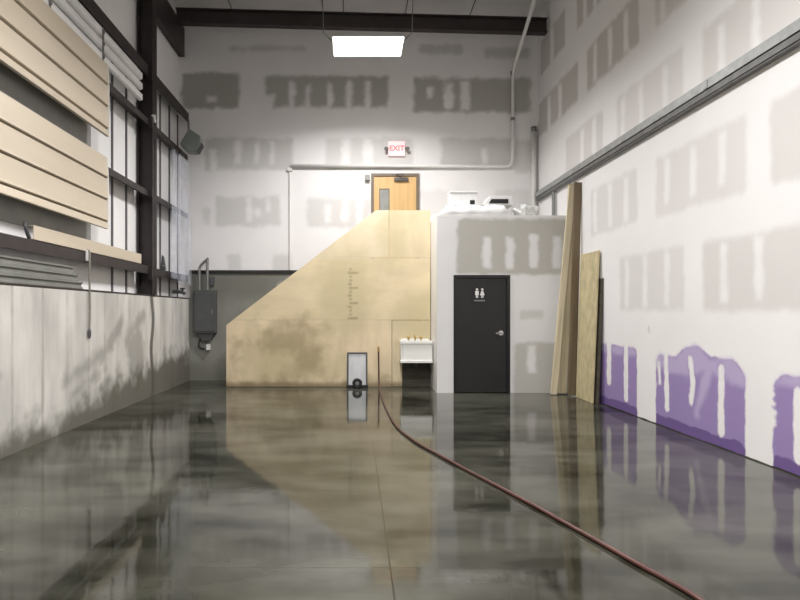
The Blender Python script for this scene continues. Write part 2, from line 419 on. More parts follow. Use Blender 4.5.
m_back = layered('mudded_drywall_back', WHITE_MUD, [('grey', (0.38, 0.375, 0.345), 0.065, 0.18, 4.5, 'grey_amt')], 0.75, 0.03, 1.2)
o = gridbox('wall_back', (0, YB, 0), (1,0,0), (0,0,1), (0,0.2,0), [(XL-0.5, XR+0.2, 0, 8)], 0.04, back_fn, m_back)
struct(o, 'back wall of mudded drywall with rows of bare grey patches', 'wall')

# concrete curb under the back wall, dark cap on top
def curb_fn(u, v):
    return {'stain': np.maximum(np.minimum(0.35-v, 0.3), blob(u, v, -2.55, 2.0, 0.9, 0.3)), 'pale': blob(u, v, -1.55, 2.0, 0.12, 0.1)}
m_curb = layered('grey_back_concrete', (0.235, 0.235, 0.21), [('stain', (0.13, 0.13, 0.105), 0.2, 0.5, 2.0, 0.7), ('pale', (0.4, 0.4, 0.38), 0.05, 0.1, 9, 0.7)], 0.7, 0.12, 2.5, (1,1,0.5))
o = gridbox('wall_back_concrete', (0, YB-0.08, 0), (1,0,0), (0,0,1), (0,0.075,0), [(XL, 1.4, 0, 2.26)], 0.08, curb_fn, m_curb)
struct(o, 'dark grey concrete base of the back wall left of the plywood', 'wall')
o = MB().box(XL, 1.4, YB-0.11, YB-0.005, 2.262, 2.335).build('trim_1', M['black']); struct(o, 'black ledge strip along the back concrete', 'trim')

# left wall: low concrete wall, white liner above it
def ly(px): return (XL*F)/(px-CX)
def left_fn(u, v):
    n = np.sin(u*2.3)*0.1+np.sin(u*5.1+1)*0.06
    damp = 0.13+n*0.5+np.clip((u-6.0)*0.10, 0, 0.45)-v
    sm = np.maximum.reduce([seg(u, v, (7.3, 0.62), (8.6, 0.95), 0.07), seg(u, v, (8.3, 0.80), (9.0, 1.30), 0.09), seg(u, v, (9.2, 1.0), (9.9, 1.38), 0.10),
         seg(u, v, (7.4, 0.42), (8.4, 0.66), 0.04), blob(u, v, 9.6, 0.75, 0.35, 0.5)])
    joint = np.maximum(0.075-np.abs(u-10.35-0.05*np.sin(v*6)), np.full(u.shape, -1))
    lines = np.full(u.shape, -1.0)
    for yy in (4.9, 6.12, 6.72, 7.3, 7.9, 8.4, 8.85, 9.3, 11.0, 11.5, 12.1): lines = np.maximum(lines, 0.018-np.abs(u-yy))
    tie = np.maximum(blob(u, v, 5.85, 0.82, 0.09, 0.05), blob(u, v, 4.9, 0.82, 0.08, 0.04))
    return {'damp': damp, 'smear': sm, 'joint': joint, 'lines': lines, 'tie': tie}
m_left = layered('board_formed_concrete', (0.58, 0.565, 0.53), [
    ('lines', (0.27, 0.25, 0.22), 0.022, 0.06, 3.0, 0.65),
    ('smear', (0.25, 0.24, 0.215), 0.10, 0.36, 4.0, 0.65),
    ('tie', (0.3, 0.27, 0.24), 0.03, 0.05, 9, 0.6),
    ('damp', (0.10, 0.092, 0.07), 0.20, 0.70, 3.6, 0.9),
    ('joint', (0.09, 0.085, 0.075), 0.03, 0.05, 5.0, 0.9)], 0.65, 0.20, 2.2, (1, 1.5, 0.45), 0.12, 18)
o = gridbox('wall_left_concrete', (XL, 0, 0), (0,1,0), (0,0,1), (-0.4,0,0), [(YR, YB-0.08, 0, 1.72)], 0.05, left_fn, m_left)
struct(o, 'low pale concrete wall on the left with damp stains at its foot', 'wall')
mb = MB(); mb.box(-4.0, -3.76, YR, YB, 1.7, 8.0); mb.mi = 1
y = 10.4+0.57
ys = [10.4+0.57*k for k in range(-2, 5)]
for y in ys:
    if abs(y-10.4) > 0.1: mb.box(-3.765, -3.735, y-0.016, y+0.016, 1.73, 5.62)
struct(mb.build('wall_left', [M['white_panel'], M['seam']]), 'white lined upper left wall with dark vertical seams', 'wall')
struct(MB().box(-3.75, XL+0.004, YR, 12.68, 1.722, 1.745).build('trim_2', M['steel']), 'thin dark sill on top of the left concrete wall', 'trim')

# ------------------------------------------------------------------ left steel frame
cx0, cx1 = -3.735, -3.47
cr = thing('steel_column', (-3.6, 10.4, 1.748), 'dark steel column rising from the left concrete wall', 'column')
mb = MB(); mb.box(cx0, cx0+0.02, 10.29, 10.51, 1.76, 7.78); mb.box(cx1-0.02, cx1, 10.29, 10.51, 1.76, 7.72); mb.box(cx0, cx1, 10.385, 10.415, 1.76, 7.72)
mb.build('i_section', M['steel'], cr)
MB().box(cx0, cx1, 10.26, 10.54, 1.748, 1.766).build('base_plate', M['steel'], cr)
for z in (2.1, 3.5, 4.7, 5.5):
    mb = MB().box(cx1-0.05, cx1+0.012, 10.225, 10.285, z-0.09, z+0.09); mb.build('girt_clip', M['steel'], cr)
for (yy, z) in ((10.29, 4.80), (10.32, 4.74)):
    mb = MB().tube([(cx1-0.01, yy, z), (cx1+0.04, yy, z)], 0.035, 8); mb.build('bolt', M['white_paint'], cr)['label'] = 'pale bolt head'
def girt(z, y0, y1, label, h=0.10, x0=-3.72, x1=-3.52):
    mb = MB(); mb.box(x0, x1, y0, y1, z+h/2-0.012, z+h/2); mb.box(x1-0.014, x1, y0, y1, z-h/2, z+h/2-0.012); mb.box(x0, x0+0.012, y0, y1, z+h/2, z+h/2+0.04)
    o = mb.build('steel_girt', M['steel']); tag(o, label, 'steel beam', 'steel girts of the left wall')
girt(2.17, YR+0.3, 10.22, 'lowest dark girt left of the column, carrying the beige trim piece', 0.14)
girt(3.47, YR+0.3, 10.22, 'dark girt left of the column, second from the bottom')
girt(4.69, YR+0.3, 10.22, 'dark girt left of the column, third from the bottom')
girt(5.55, YR+0.3, 10.22, 'highest dark girt left of the column, above the pale rails', 0.2)
girt(2.15, 10.56, 12.62, 'lowest dark girt right of the column, behind the hanging plastic', 0.14)
girt(3.47, 10.56, 12.62, 'dark girt right of the column, second from the bottom')
girt(4.69, 10.56, 12.62, 'dark girt right of the column, ending at the grey heater')
girt(5.55, 10.56, 12.7, 'highest dark girt right of the column', 0.2)
mb = MB(); mb.box(-3.74, -3.62, YR+0.3, 12.75, 6.87, 6.9); mb.box(-3.64, -3.62, YR+0.3, 12.75, 6.9, 7.44); mb.box(-3.74, -3.62, YR+0.3, 12.75, 7.44, 7.47)
# eave beam passes behind the column's inner flange
tag(mb.build('eave_beam', M['steel']), 'deep dark eave beam running high along the left wall', 'steel beam')
mb = MB()
for (dz0, dz1, hw) in ((-0.30, -0.28, 0.08), (-0.02, 0.0, 0.08), (-0.28, -0.02, 0.01)):
    pts = [(-3.60, 7.555+dz0+0.0), (3.86, 7.355+dz0), (3.86, 7.355+dz1), (-3.60, 7.555+dz1)]
    mb.prism(pts, 12.1-hw, 12.1+hw, 'Y')
tag(mb.build('roof_rafter', M['steel']), 'long dark steel rafter under the roof near the back wall', 'steel beam')

# pale rails above the siding
for z, lab in ((5.03, 'lowest pale rail just above the upper beige siding'), (5.21, 'middle pale rail above the upper beige siding'), (5.38, 'top pale rail right under the highest girt')):
    mb = MB(); mb.prism([(-3.57, z-0.06), (-3.54, z-0.045), (-3.54, z+0.045), (-3.57, z+0.06), (-3.60, z+0.06), (-3.60, z-0.06)], 0.0, 10.0, 'Y')
    tag(mb.build('pale_rail', M['white_panel']), lab, 'rail', 'pale rails above the beige siding')
for yv, lab in ((6.95, 'vertical strap across the pale rails, nearer one'), (8.42, 'vertical strap across the pale rails, at the end of the beige siding')):
    mb = MB().box(-3.538, -3.528, yv-0.02, yv+0.02, 4.965, 5.44)
    for z in (5.03, 5.21, 5.38): mb.tube([(-3.53, yv, z), (-3.515, yv, z)], 0.025, 8)
    tag(mb.build('rail_strap', M['conduit_grey']), lab, 'strap', 'straps across the pale rails')

# beige siding sheets
def siding(z0, z1, label, yend):
    t = thing('siding_sheet', (-3.5, 4.0, z0), label, 'siding', 'beige metal siding sheets')
    n = 3; h = (z1-z0-0.09)/n; xb, xo = -3.512, -3.475
    pts = [(xb-0.008, z1), (xb+0.012, z1)]
    for k in range(n):
        top = z1-k*h; bot = top-h
        pts += [(xo-0.006, bot+0.06), (xo, bot+0.030), (xb+0.004, bot+0.022), (xb+0.004, bot+0.008), (xb+0.016, bot)]
    pts += [(xo, z0+0.012), (xo, z0), (xb-0.008, z0)]
    mb = MB(); mb.prism(pts, 0.0, yend, 'Y'); mb.build('sheet', M['beige'], t)
    for k in range(n):
        bot = z1-(k+1)*h
        MB().box(xb+0.004, xb+0.010, 0.0, yend-0.002, bot+0.004, bot+0.026).build('groove', M['beige_groove'], t)['label'] = 'dark groove between courses'
    MB().prism([(xb-0.006, z0), (xo, z0), (xo, z1-0.3), (xb+0.02, z1), (xb-0.006, z1)], yend, yend+0.012, 'Y').build('end_trim', M['white_panel'], t)['label'] = 'pale end trim'
siding(3.93, 4.95, 'upper beige ribbed siding sheet on the left wall', 8.48)
siding(2.62, 3.63, 'lower beige ribbed siding sheet on the left wall', 8.46)
tag(MB().box(-3.755, -3.742, 0.0, 8.5, 2.42, 4.4).build('backing_board', M['grey_board']), 'grey board behind the beige siding sheets, seen in the gaps between them', 'board')

# beige trim piece lying on the lowest girt
mb = MB()
y0, y1 = 6.55, 9.85
mb.box(-3.515, -3.508, y0, y1, 2.245, 2.40); mb.box(-3.60, -3.515, y0, y1, 2.245, 2.252); mb.box(-3.56, -3.515, y0, y1, 2.393, 2.40)
t = thing('trim_channel', (-3.53, 8, 2.245), 'long beige metal trim channel lying on the lowest girt', 'trim piece')
mb.build('channel', M['beige'], t)
mb = MB(); mb.tube(smooth_path([(-3.53, 6.5, 2.25), (-3.52, 6.44, 2.31), (-3.53, 6.42, 2.38), (-3.555, 6.46, 2.41)], 4), 0.022, 8); mb.build('curled_end', M['box_grey'], t)['label'] = 'dark curled end'

# grey sheets stacked on the concrete wall
for k, lab in enumerate(('lowest of three grey metal channels stacked on the left concrete wall', 'middle of three grey metal channels stacked on the left concrete wall', 'topmost of three grey metal channels stacked on the left concrete wall')):
    z = 1.747+0.092*k; yend = 7.75-0.10*k
    mb = MB(); x0, x1 = -3.68, -3.515-0.012*k
    mb.prism([(x0, z), (x1, z), (x1, z+0.018), (x1-0.02, z+0.028), (x1-0.02, z+0.062), (x1, z+0.072), (x1, z+0.09), (x0, z+0.09)], 1.0, yend, 'Y')
    mb.mi = 1; mb.box(x0+0.015, x1-0.026, yend, yend+0.001, z+0.02, z+0.07)
    tag(mb.build('metal_channel', [M['grey_sheet'], M['black']]), lab, 'metal channel', 'grey channels stacked on the left concrete wall')

# hanging cord
t = thing('hanging_cord', (-3.49, 7.83, 2.26), 'grey cord hanging from the lowest girt over the concrete wall', 'cord')
mb = MB(); mb.tube(smooth_path([(-3.56, 7.86, 2.262), (-3.50, 7.86, 2.262), (-3.474, 7.86, 2.2), (-3.476, 7.855, 1.9), (-3.472, 7.86, 1.5), (-3.474, 7.85, 1.22)], 6), 0.013, 8); mb.build('cord', M['rope'], t, smooth=True)
mb = MB(); mb.tube([(-3.474, 7.85, 1.23), (-3.474, 7.85, 1.20), (-3.474, 7.848, 1.13), (-3.474, 7.845, 1.10)], [0.012, 0.024, 0.022, 0.008], 8); mb.build('plug', M['box_grey'], t)['label'] = 'dark plug at the end'
mb = MB(); mb.box(-3.512, -3.49, 7.82, 7.90, 2.12, 2.26); mb.build('clamp', M['white_paint'], t)['label'] = 'pale clamp on the girt'

# heater high in the corner
t = thing('unit_heater', (-3.3, 12.2, 4.85), 'green-grey box heater high in the back left corner', 'heater')
mtx = Matrix.Translation((-3.29, 12.15, 4.88)) @ Matrix.Rotation(math.radians(28), 4, 'Y') @ Matrix.Rotation(math.radians(10), 4, 'Z')
MB().prism([(-0.17, -0.16), (0.02, -0.22), (0.17, -0.15), (0.19, 0.02), (0.11, 0.17), (-0.15, 0.19)], -0.2, 0.2, 'Y', mtx).build('housing', M['heater'], t, 0.015)
mb = MB()
for k in range(5): mb.box(0.06, 0.21, -0.17+0.075*k, -0.15+0.075*k, -0.13, 0.06, mtx)
mb.build('louver', M['box_grey'], t)
mb = MB(); mb.tube([(-3.40, 12.3, 5.02), (-3.46, 12.45, 5.44)], 0.022, 8); mb.build('hanger_arm', M['conduit_grey'], t)
mb = MB(); mb.tube([(-3.503, 12.0, 4.60), (-3.503, 12.0, 3.9), (-3.503, 12.0, 2.3)], 0.012, 8)
tag(mb.build('power_cable', M['pipe']), 'pale cable running down the left wall behind the clear plastic', 'cable')

# clear plastic film hanging in the corner
mb = MB(); nu, nv = 26, 40; grid = []
for j in range(nv+1):
    row = []
    for i in range(nu+1):
        s = i/nu; q = j/nv
        y = 11.18+1.34*s+0.08*math.sin(q*5+1)*(1-s); z = 4.52-2.42*q-0.10*s*q
        x = -3.43+0.024*math.sin(s*17+q*3)+0.014*math.sin(s*31-q*6)+0.012*s*math.sin(q*4)
        row.append(mb.bm.verts.new((x, y, z)))
    grid.append(row)
for j in range(nv):
    for i in range(nu): mb._f([grid[j][i], grid[j][i+1], grid[j+1][i+1], grid[j+1][i]])
o = mb.build('plastic_sheet', M['poly'], smooth=True); sd = o.modifiers.new('thick', 'SOLIDIFY'); sd.thickness = 0.002
tag(o, 'crumpled clear plastic sheet hanging in the back left corner', 'plastic sheet')

# small fittings on the lowest girt near the corner
t = thing('pipe_valve', (-3.45, 11.9, 1.95), 'small dark pipe valve below the girt in the back left corner', 'valve')
mb = MB(); mb.tube(smooth_path([(-3.72, 12.25, 1.86), (-3.55, 12.25, 1.86), (-3.47, 12.25, 1.82)], 4), 0.035, 8); mb.build('pipe', M['box_grey'], t)
mb = MB(); mb.tube([(-3.52, 12.25, 1.86), (-3.52, 12.25, 1.92)], 0.02, 8); mb.tube([(-3.52, 12.25, 1.91), (-3.52, 12.25, 1.94)], 0.05, 10); mb.build('valve_handle', M['black'], t)
t = thing('girt_bracket', (-3.5, 11.1, 2.22), 'dark upright bracket standing on the girt right of the column', 'bracket')
mb = MB(); mb.prism([(-3.60, 2.222), (-3.50, 2.222), (-3.51, 2.32), (-3.535, 2.47), (-3.56, 2.50), (-3.57, 2.36)], 11.05, 11.12, 'Y'); mb.build('plate', M['box_grey'], t)
mb = MB(); mb.tube([(-3.53, 11.03, 2.30), (-3.53, 11.14, 2.30)], 0.02, 8); mb.build('bolt', M['conduit_grey'], t)

# ------------------------------------------------------------------ electrical panel on the back concrete
FY = YB-0.083
x0, x1 = W(194, 0, 12.6).x, W(216, 0, 12.6).x; z1, z0 = W(0, 290, 12.6).z, W(0, 333, 12.6).z
t = thing('electrical_panel', ((x0+x1)/2, FY, z0), 'dark grey electrical panel on the back concrete wall', 'electrical panel')
MB().box(x0, x1, 12.55, FY, z0, z1).build('cabinet', M['box_grey'], t, 0.008)
MB().box(x0+0.03, x1-0.03, 12.538, 12.549, z0+0.04, z1-0.04).build('door', M['box_grey'], t, 0.004)
MB().box(x1-0.075, x1-0.055, 12.525, 12.538, (z0+z1)/2-0.05, (z0+z1)/2+0.05).build('latch', M['conduit_grey'], t)
xa, xb_ = W(199, 0, 12.6).x, W(207, 0, 12.6).x
mb = MB(); mb.tube([(xa, 12.63, z1-0.02), (xa, 12.63, z1+0.40)]+elbow((xa, 12.63, z1+0.4), (xa, 12.63, z1+0.50), (xa+0.2, 12.63, z1+0.68), 0.08)+[(xa+0.19, 12.63, z1+0.67)], 0.028, 8); mb.build('conduit', M['conduit_grey'], t)
mb = MB(); mb.tube([(xb_, 12.63, z1-0.02), (xb_, 12.63, z1+0.66)], 0.03, 8); mb.build('conduit', M['conduit_grey'], t)
MB().box(xb_+0.04, xb_+0.13, 12.66, FY, z1+0.10, z1+0.28).build('junction_box', M['box_grey'], t)
mb = MB(); mb.prism([(x0+0.05, z0), (x1-0.03, z0), (x1-0.12, z0-0.16), (x0+0.18, z0-0.16)], 12.6, FY, 'Y'); mb.build('wire_trough', M['box_grey'], t)
mb = MB(); mb.tube(smooth_path([(xa+0.02, 12.66, z0-0.1), (xa-0.02, 12.66, z0-0.28), (xa+0.1, 12.66, z0-0.34)], 5), 0.016, 8); mb.build('cable', M['black'], t)
MB().box(xb_-0.02, xb_+0.05, 12.62, FY, z0-0.36, z0-0.24).build('outlet', M['white_paint'], t)['label'] = 'small white outlet'

# ------------------------------------------------------------------ conduits on the back wall
PR = 0.036
cy_ = YB-PR-0.02
cxr = bx(512); zc = bz(167)
path = [(bx(290.5), cy_, bz(166.5))]
path += elbow((0, cy_, zc), (cxr, cy_, zc), (cxr, cy_, 6), 0.16)
top = Vector((cxr, cy_, bz(73)))
tip = Vector((cxr+0.0, 10.95, 7.38)); 
path += elbow((cxr, cy_, 5), top, tip, 0.3)
far = top+(tip-top)*1.25
path += [tuple(far)]
t = thing('conduit_pipe', (bx(400), cy_, zc), 'white pipe above the wooden door, bending up the back wall to the roof', 'pipe')
mb = MB(); mb.tube(path, PR, 12); mb.build('pipe', M['pipe'], t, smooth=True)
for pz in (bz(74), bz(120)):
    mb = MB(); mb.tube([(cxr, cy_, pz-0.03), (cxr, cy_, pz+0.03)], PR+0.012, 12); mb.build('coupling', M['conduit_grey'], t)
mb = MB(); mb.tube([(bx(290), YB-0.022, bz(170)), (bx(290), YB-0.022, 2.34)], 0.018, 8)
t = thing('thin_conduit', (bx(290), YB-0.02, 2.34), 'thin pale conduit dropping down the back wall to the black ledge', 'pipe')
mb.build('pipe', M['pipe'], t); MB().box(bx(290)-0.05, bx(290)+0.05, YB-0.06, YB-0.001, bz(170)-0.03, bz(170)+0.05).build('junction_box', M['pipe'], t)
mb = MB(); xx = bx(533); mb.tube([(xx, YB-0.06, 3.17), (xx, YB-0.06, 5.30)], 0.05, 12); mb.mi = 1; mb.tube([(xx, YB-0.06, 5.28), (xx, YB-0.06, 5.38)], 0.06, 12)
tag(mb.build('vent_pipe', [M['pipe'], M['conduit_grey']], smooth=True), 'white capped vent pipe standing in the back right corner', 'pipe')

# ------------------------------------------------------------------ exit sign
ex, ez, ey = bx(396.5), bz(149), YB
t = thing('exit_sign', (ex, ey-0.05, ez-0.15), 'glowing pink-white EXIT sign with two lamp heads above the wooden door', 'exit sign')
MB().box(ex-0.18, ex+0.18, ey-0.06, ey-0.002, ez-0.16, ez+0.15).build('sign_body', M['exit_face'], t, 0.01)
fc = bpy.data.curves.new('exit_text', 'FONT'); fc.body = 'EXIT'; fc.size = 0.155; fc.align_x = 'CENTER'; fc.align_y = 'CENTER'; fc.extrude = 0.003; fc.offset = 0.003
fo = bpy.data.objects.new('exit_text_tmp', fc); COL.objects.link(fo)
me = bpy.data.meshes.new_from_object(fo); bpy.data.objects.remove(fo)
me.transform(Matrix.Rotation(math.pi/2, 4, 'X')); me.materials.append(M['red_letter']); me.name = 'lettering'
lt = bpy.data.objects.new('lettering', me); COL.objects.link(lt); lt.parent = t; lt.location = (0, -0.015, 0.145); lt['label'] = 'red EXIT letters'
for sgn in (-1, 1):
    mb = MB(); mb.tube([(ex+sgn*0.182, ey-0.05, ez-0.0), (ex+sgn*0.215, ey-0.08, ez-0.01), (ex+sgn*0.225, ey-0.13, ez-0.03)], [0.02, 0.035, 0.045], 10)
    mb.build('lamp_head', M['conduit_grey'], t)['label'] = 'dark side lamp head'

# ------------------------------------------------------------------ upper wooden door
dx0, dx1, dz1, dz0 = bx(371), bx(419), bz(174), 2.27
t = thing('door_1', ((dx0+dx1)/2, YB, dz0), 'light wooden door at the stair head in the back wall', 'door', kind='structure')
mb = MB(); fw = 0.06
mb.box(dx0, dx0+fw, YB-0.06, YB-0.001, dz0, dz1); mb.box(dx1-fw, dx1, YB-0.06, YB-0.001, dz0, dz1); mb.box(dx0+fw, dx1-fw, YB-0.06, YB-0.001, dz1-fw, dz1)
mb.build('door_frame', M['door_frame'], t)
MB().box(dx0+fw+0.003, dx1-fw-0.003, YB-0.04, YB-0.002, dz0+0.005, dz1-fw-0.004).build('door_leaf', M['wood_door'], t)
gx0, gx1 = bx(380), bx(388.5)
mb = MB(); mb.box(gx0-0.02, gx1+0.02, YB-0.05, YB-0.041, bz(228), bz(189)); mb.build('lite_frame', M['door_frame'], t)
MB().box(gx0, gx1, YB-0.055, YB-0.0505, bz(227), bz(190.5)).build('glass_lite', M['lite'], t)
mb = MB(); mb.box(bx(394), bx(408), YB-0.10, YB-0.041, bz(181.5), bz(178.5)); mb.tube([(bx(400), YB-0.1, bz(178)), (bx(403), YB-0.2, bz(176)), (bx(396), YB-0.07, bz(175))], 0.012, 6)
mb.build('door_closer', M['box_grey'], t)
mb = MB(); mb.tube([(bx(413), YB-0.05, 3.25), (bx(413), YB-0.1, 3.25), (bx(409.5), YB-0.1, 3.25)], 0.015, 8); mb.build('door_handle', M['chrome'], t)
tag(MB().box(bx(365), bx(369.5), YB-0.08, YB-0.001, bz(181), bz(175.5)).build('card_reader', M['conduit_grey'], None, 0.005), 'small grey box at the top left corner of the wooden door frame', 'box')

# ------------------------------------------------------------------ plywood stair enclosure
PY = 11.6
def pl_fn(u, v):
    st = np.maximum.reduce([blob(u, v, -1.25, 0.92, 0.55, 0.33), blob(u, v, -0.95, 0.55, 0.30, 0.5), blob(u, v, -1.7, 0.80, 0.3, 0.1), np.minimum(0.10-v, 0.2)])
    ol = np.maximum.reduce([blob(u, v, -0.15, 1.9, 0.55, 0.8), blob(u, v, -0.6, 1.2, 0.5, 0.2), blob(u, v, 0.75, 2.9, 0.25, 0.5), blob(u, v, 1.2, 1.3, 0.4, 0.5), blob(u, v, -1.2, 0.5, 0.9, 0.5)])
    mk = np.full(u.shape, -1.0)
    for k, zz in enumerate(np.linspace(1.33, 2.28, 14)):
        mk = np.maximum(mk, rect(u, v, -0.115-0.03*(k % 3 == 0), -0.055+0.12*(k % 4 == 0), zz-0.02, zz+0.02, 0.012))
    dk = np.minimum(0.09-v, 0.1)
    return {'stain': st, 'olive': ol, 'marks': mk, 'wet': dk}
PLYLAY = [('olive', (0.50, 0.43, 0.25), 0.30, 1.1, 2.2, 0.7), ('stain', (0.32, 0.25, 0.14), 0.26, 1.2, 3.0, 0.7),
          ('marks', (0.22, 0.18, 0.09), 0.015, 0.02, 9, 0.65), ('wet', (0.16, 0.12, 0.06), 0.05, 0.1, 3, 0.7)]
m_ply = [layered('plywood_a', (0.70, 0.575, 0.385), PLYLAY, 0.6, 0.10, 1.7, (2.5, 1, 0.7), 0.03), layered('plywood_b', (0.67, 0.56, 0.365), PLYLAY, 0.6, 0.11, 1.5, (0.8, 1, 2.2), 0.03),
         layered('plywood_c', (0.66, 0.565, 0.395), PLYLAY, 0.6, 0.08, 1.5, (0.8, 1, 2.2), 0.03), layered('plywood_d', (0.62, 0.52, 0.345), PLYLAY, 0.6, 0.10, 1.5, (2, 1, 0.8), 0.03)]
def px_(p): q = W(p[0], p[1], PY); return (min(q.x, 1.462), max(q.z, 0.004))
t = thing('plywood_partition', (-0.5, PY, 0), 'plywood side wall of the staircase with a sloping top edge', 'plywood wall')
def sheet(poly, m, lab=None, cell=0.03):
    pts = [Vector((a, b)) for a, b in map(px_, poly)]
    c = sum(pts, Vector((0, 0)))/len(pts)
    pts = [p+(c-p).normalized()*0.006 for p in pts]
    bm = bmesh.new(); vs_ = [bm.verts.new((p.x, PY, p.y)) for p in pts]; f = bm.faces.new(vs_)
    r = bmesh.ops.extrude_face_region(bm, geom=[f])
    for v in r['geom']:
        if isinstance(v, bmesh.types.BMVert): v.co.y += 0.018
    # slice into a grid so the attributes resolve
    xs = [p.x for p in pts]; zs = [p.y for p in pts]
    x = min(xs)+cell
    while x < max(xs)-0.01:
        bmesh.ops.bisect_plane(bm, geom=bm.verts[:]+bm.edges[:]+bm.faces[:], plane_co=(x, 0, 0), plane_no=(1, 0, 0)); x += cell
    z = min(zs)+cell
    while z < max(zs)-0.01:
        bmesh.ops.bisect_plane(bm, geom=bm.verts[:]+bm.edges[:]+bm.faces[:], plane_co=(0, 0, z), plane_no=(0, 0, 1)); z += cell
    bmesh.ops.recalc_face_normals(bm, faces=bm.faces)
    me = bpy.data.meshes.new('plywood_sheet'); bm.to_mesh(me); bm.free()
    co = np.empty(len(me.vertices)*3); me.vertices.foreach_get('co', co); co = co.reshape(-1, 3)
    for an, arr in pl_fn(co[:, 0], co[:, 2]).items():
        at = me.attributes.new(an, 'FLOAT', 'POINT'); at.data.foreach_set('value', arr.astype(np.float32))
    me.transform(Matrix.Translation(-t.location)); me.materials.append(m)
    o = bpy.data.objects.new('plywood_sheet', me); COL.objects.link(o); o.parent = t
    if lab: o['label'] = lab
    return o
sheet([(226, 387.4), (226, 325), (232.5, 320), (392, 320), (392, 387.4)], m_ply[0], 'stained lower plywood sheet')
sheet([(232.5, 320), (313.4, 258), (433, 258), (433, 320)], m_ply[1], 'middle plywood sheet with a column of marks')
sheet([(313.4, 258), (376, 210), (389, 210), (389, 258)], m_ply[2])
sheet([(389, 210), (433, 210), (433, 258), (389, 258)], m_ply[3])
# lower right sheet has a notch below the sink: two pieces of one sheet
sheet([(392, 320), (433, 320), (433, 362), (402, 362), (402, 387.4), (392, 387.4)], m_ply[3], 'lower right plywood sheet cut out below the sink')

# staircase behind the plywood
t = thing('staircase', (-1, 12.2, 0), 'timber staircase behind the plywood rising to the wooden door', 'staircase')
n = 13; rise = 2.26/n; run = 0.23; xs0 = 0.41-run*(n-1)
mb = MB(); mb.box(0.41, 1.46, 11.63, YB-0.09, 2.10, 2.262); mb.build('landing', M['tread'], t)
mb = MB(); mb.prism([(xs0, 0.0), (xs0+0.3, 0.0), (0.41, 1.98), (0.41, 2.1), (xs0, rise)], 11.67, 11.70, 'Y'); mb.build('stringer', M['tread'], t)
mb = MB(); mb.prism([(xs0, 0.0), (xs0+0.3, 0.0), (0.41, 1.98), (0.41, 2.1), (xs0, rise)], 12.60, 12.64, 'Y'); mb.build('stringer', M['tread'], t)
for k in range(n-1):
    xk = xs0+run*k; zk = rise*(k+1)
    mb = MB(); mb.box(xk-0.02, xk+run, 11.71, 12.59, zk-0.035, zk); mb.box(xk, xk+0.02, 11.71, 12.59, zk-rise, zk-0.036); mb.build('step', M['tread'], t)
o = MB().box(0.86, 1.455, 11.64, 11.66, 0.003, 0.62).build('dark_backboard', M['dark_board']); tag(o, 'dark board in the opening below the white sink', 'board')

# ------------------------------------------------------------------ sink
s0, s1 = W(400.5, 0, 11.3).x, W(432, 0, 11.3).x
s1 = min(s1, 1.455)
zt, zb = W(0, 341, 11.3).z, W(0, 362.5, 11.3).z
t = thing('utility_sink', ((s0+s1)/2, 11.58, zb), 'white utility sink fixed to the plywood beside the restroom', 'sink')
mb = MB(); mb.box(s0, s1, 11.22, 11.595, zb, zb+0.03); mb.box(s0, s0+0.03, 11.22, 11.595, zb+0.03, zt); mb.box(s1-0.03, s1, 11.22, 11.595, zb+0.03, zt)
mb.box(s0+0.03, s1-0.03, 11.22, 11.25, zb+0.03, zt); mb.box(s0+0.03, s1-0.03, 11.565, 11.595, zb+0.03, zt+0.03); mb.build('basin', M['porcelain'], t, 0.008)
for (ra, rb) in ((zt-0.05, zt+0.006), (zb-0.002, zb+0.05)):
    MB().box(s0-0.012, s1, 11.20, 11.219, ra, rb).build('rim', M['porcelain'], t, 0.006)
xm = (s0+s1)/2
mb = MB(); mb.tube([(xm, 11.56, zt+0.0), (xm, 11.56, zt+0.06)]+elbow((xm, 11.56, zt), (xm, 11.56, zt+0.11), (xm, 11.40, zt+0.07), 0.05)+[(xm, 11.42, zt+0.07)], 0.014, 8); mb.build('faucet', M['brass'], t, smooth=True)
for dx in (-0.12, 0.12):
    mb = MB(); mb.tube([(xm+dx, 11.57, zt+0.0), (xm+dx, 11.57, zt+0.07)], 0.018, 8); mb.tube([(xm+dx-0.03, 11.57, zt+0.07), (xm+dx+0.03, 11.57, zt+0.07)], 0.011, 6); mb.build('tap_handle', M['brass'], t)
mb = MB(); mb.tube([(xm, 11.42, zb), (xm, 11.42, 0.42), (xm, 11.55, 0.39), (xm, 11.635, 0.39)], 0.022, 8); mb.build('drain_pipe', M['box_grey'], t)

# ------------------------------------------------------------------ framed silver panel
a = W(347, 352.5, 11.45); b = W(367.5, 388, 11.45)
t = thing('framed_panel', ((a.x+b.x)/2, 11.45, 0), 'upright silver panel in a dark frame leaning on the plywood, round hub at its foot', 'panel')
mtx = Matrix.Translation((0, 11.50, 0)) @ Matrix.Rotation(math.radians(-4), 4, 'X')
h = a.z
mb = MB(); r = 0.03
mb.box(a.x, a.x+r, -0.02, 0.02, 0.03, h, mtx); mb.box(b.x-r, b.x, -0.02, 0.02, 0.03, h, mtx); mb.box(a.x+r, b.x-r, -0.02, 0.02, h-r, h, mtx); mb.build('frame', M['box_grey'], t, 0.006)
MB().box(a.x+r, b.x-r, 0.0, 0.012, 0.05, h-r, mtx).build('silver_sheet', M['silver'], t)['label'] = 'silver face'
MB().box(a.x-0.01, b.x+0.01, 11.42, 11.50, 0.004, 0.055).build('foot_bar', M['black'], t)['label'] = 'black foot bar'
xm = (a.x+b.x)/2
mb = MB(); ring = [(xm+0.075*math.cos(k*math.pi/10), 11.40, 0.098+0.075*math.sin(k*math.pi/10)) for k in range(21)]; mb.tube(ring, 0.02, 8, False)
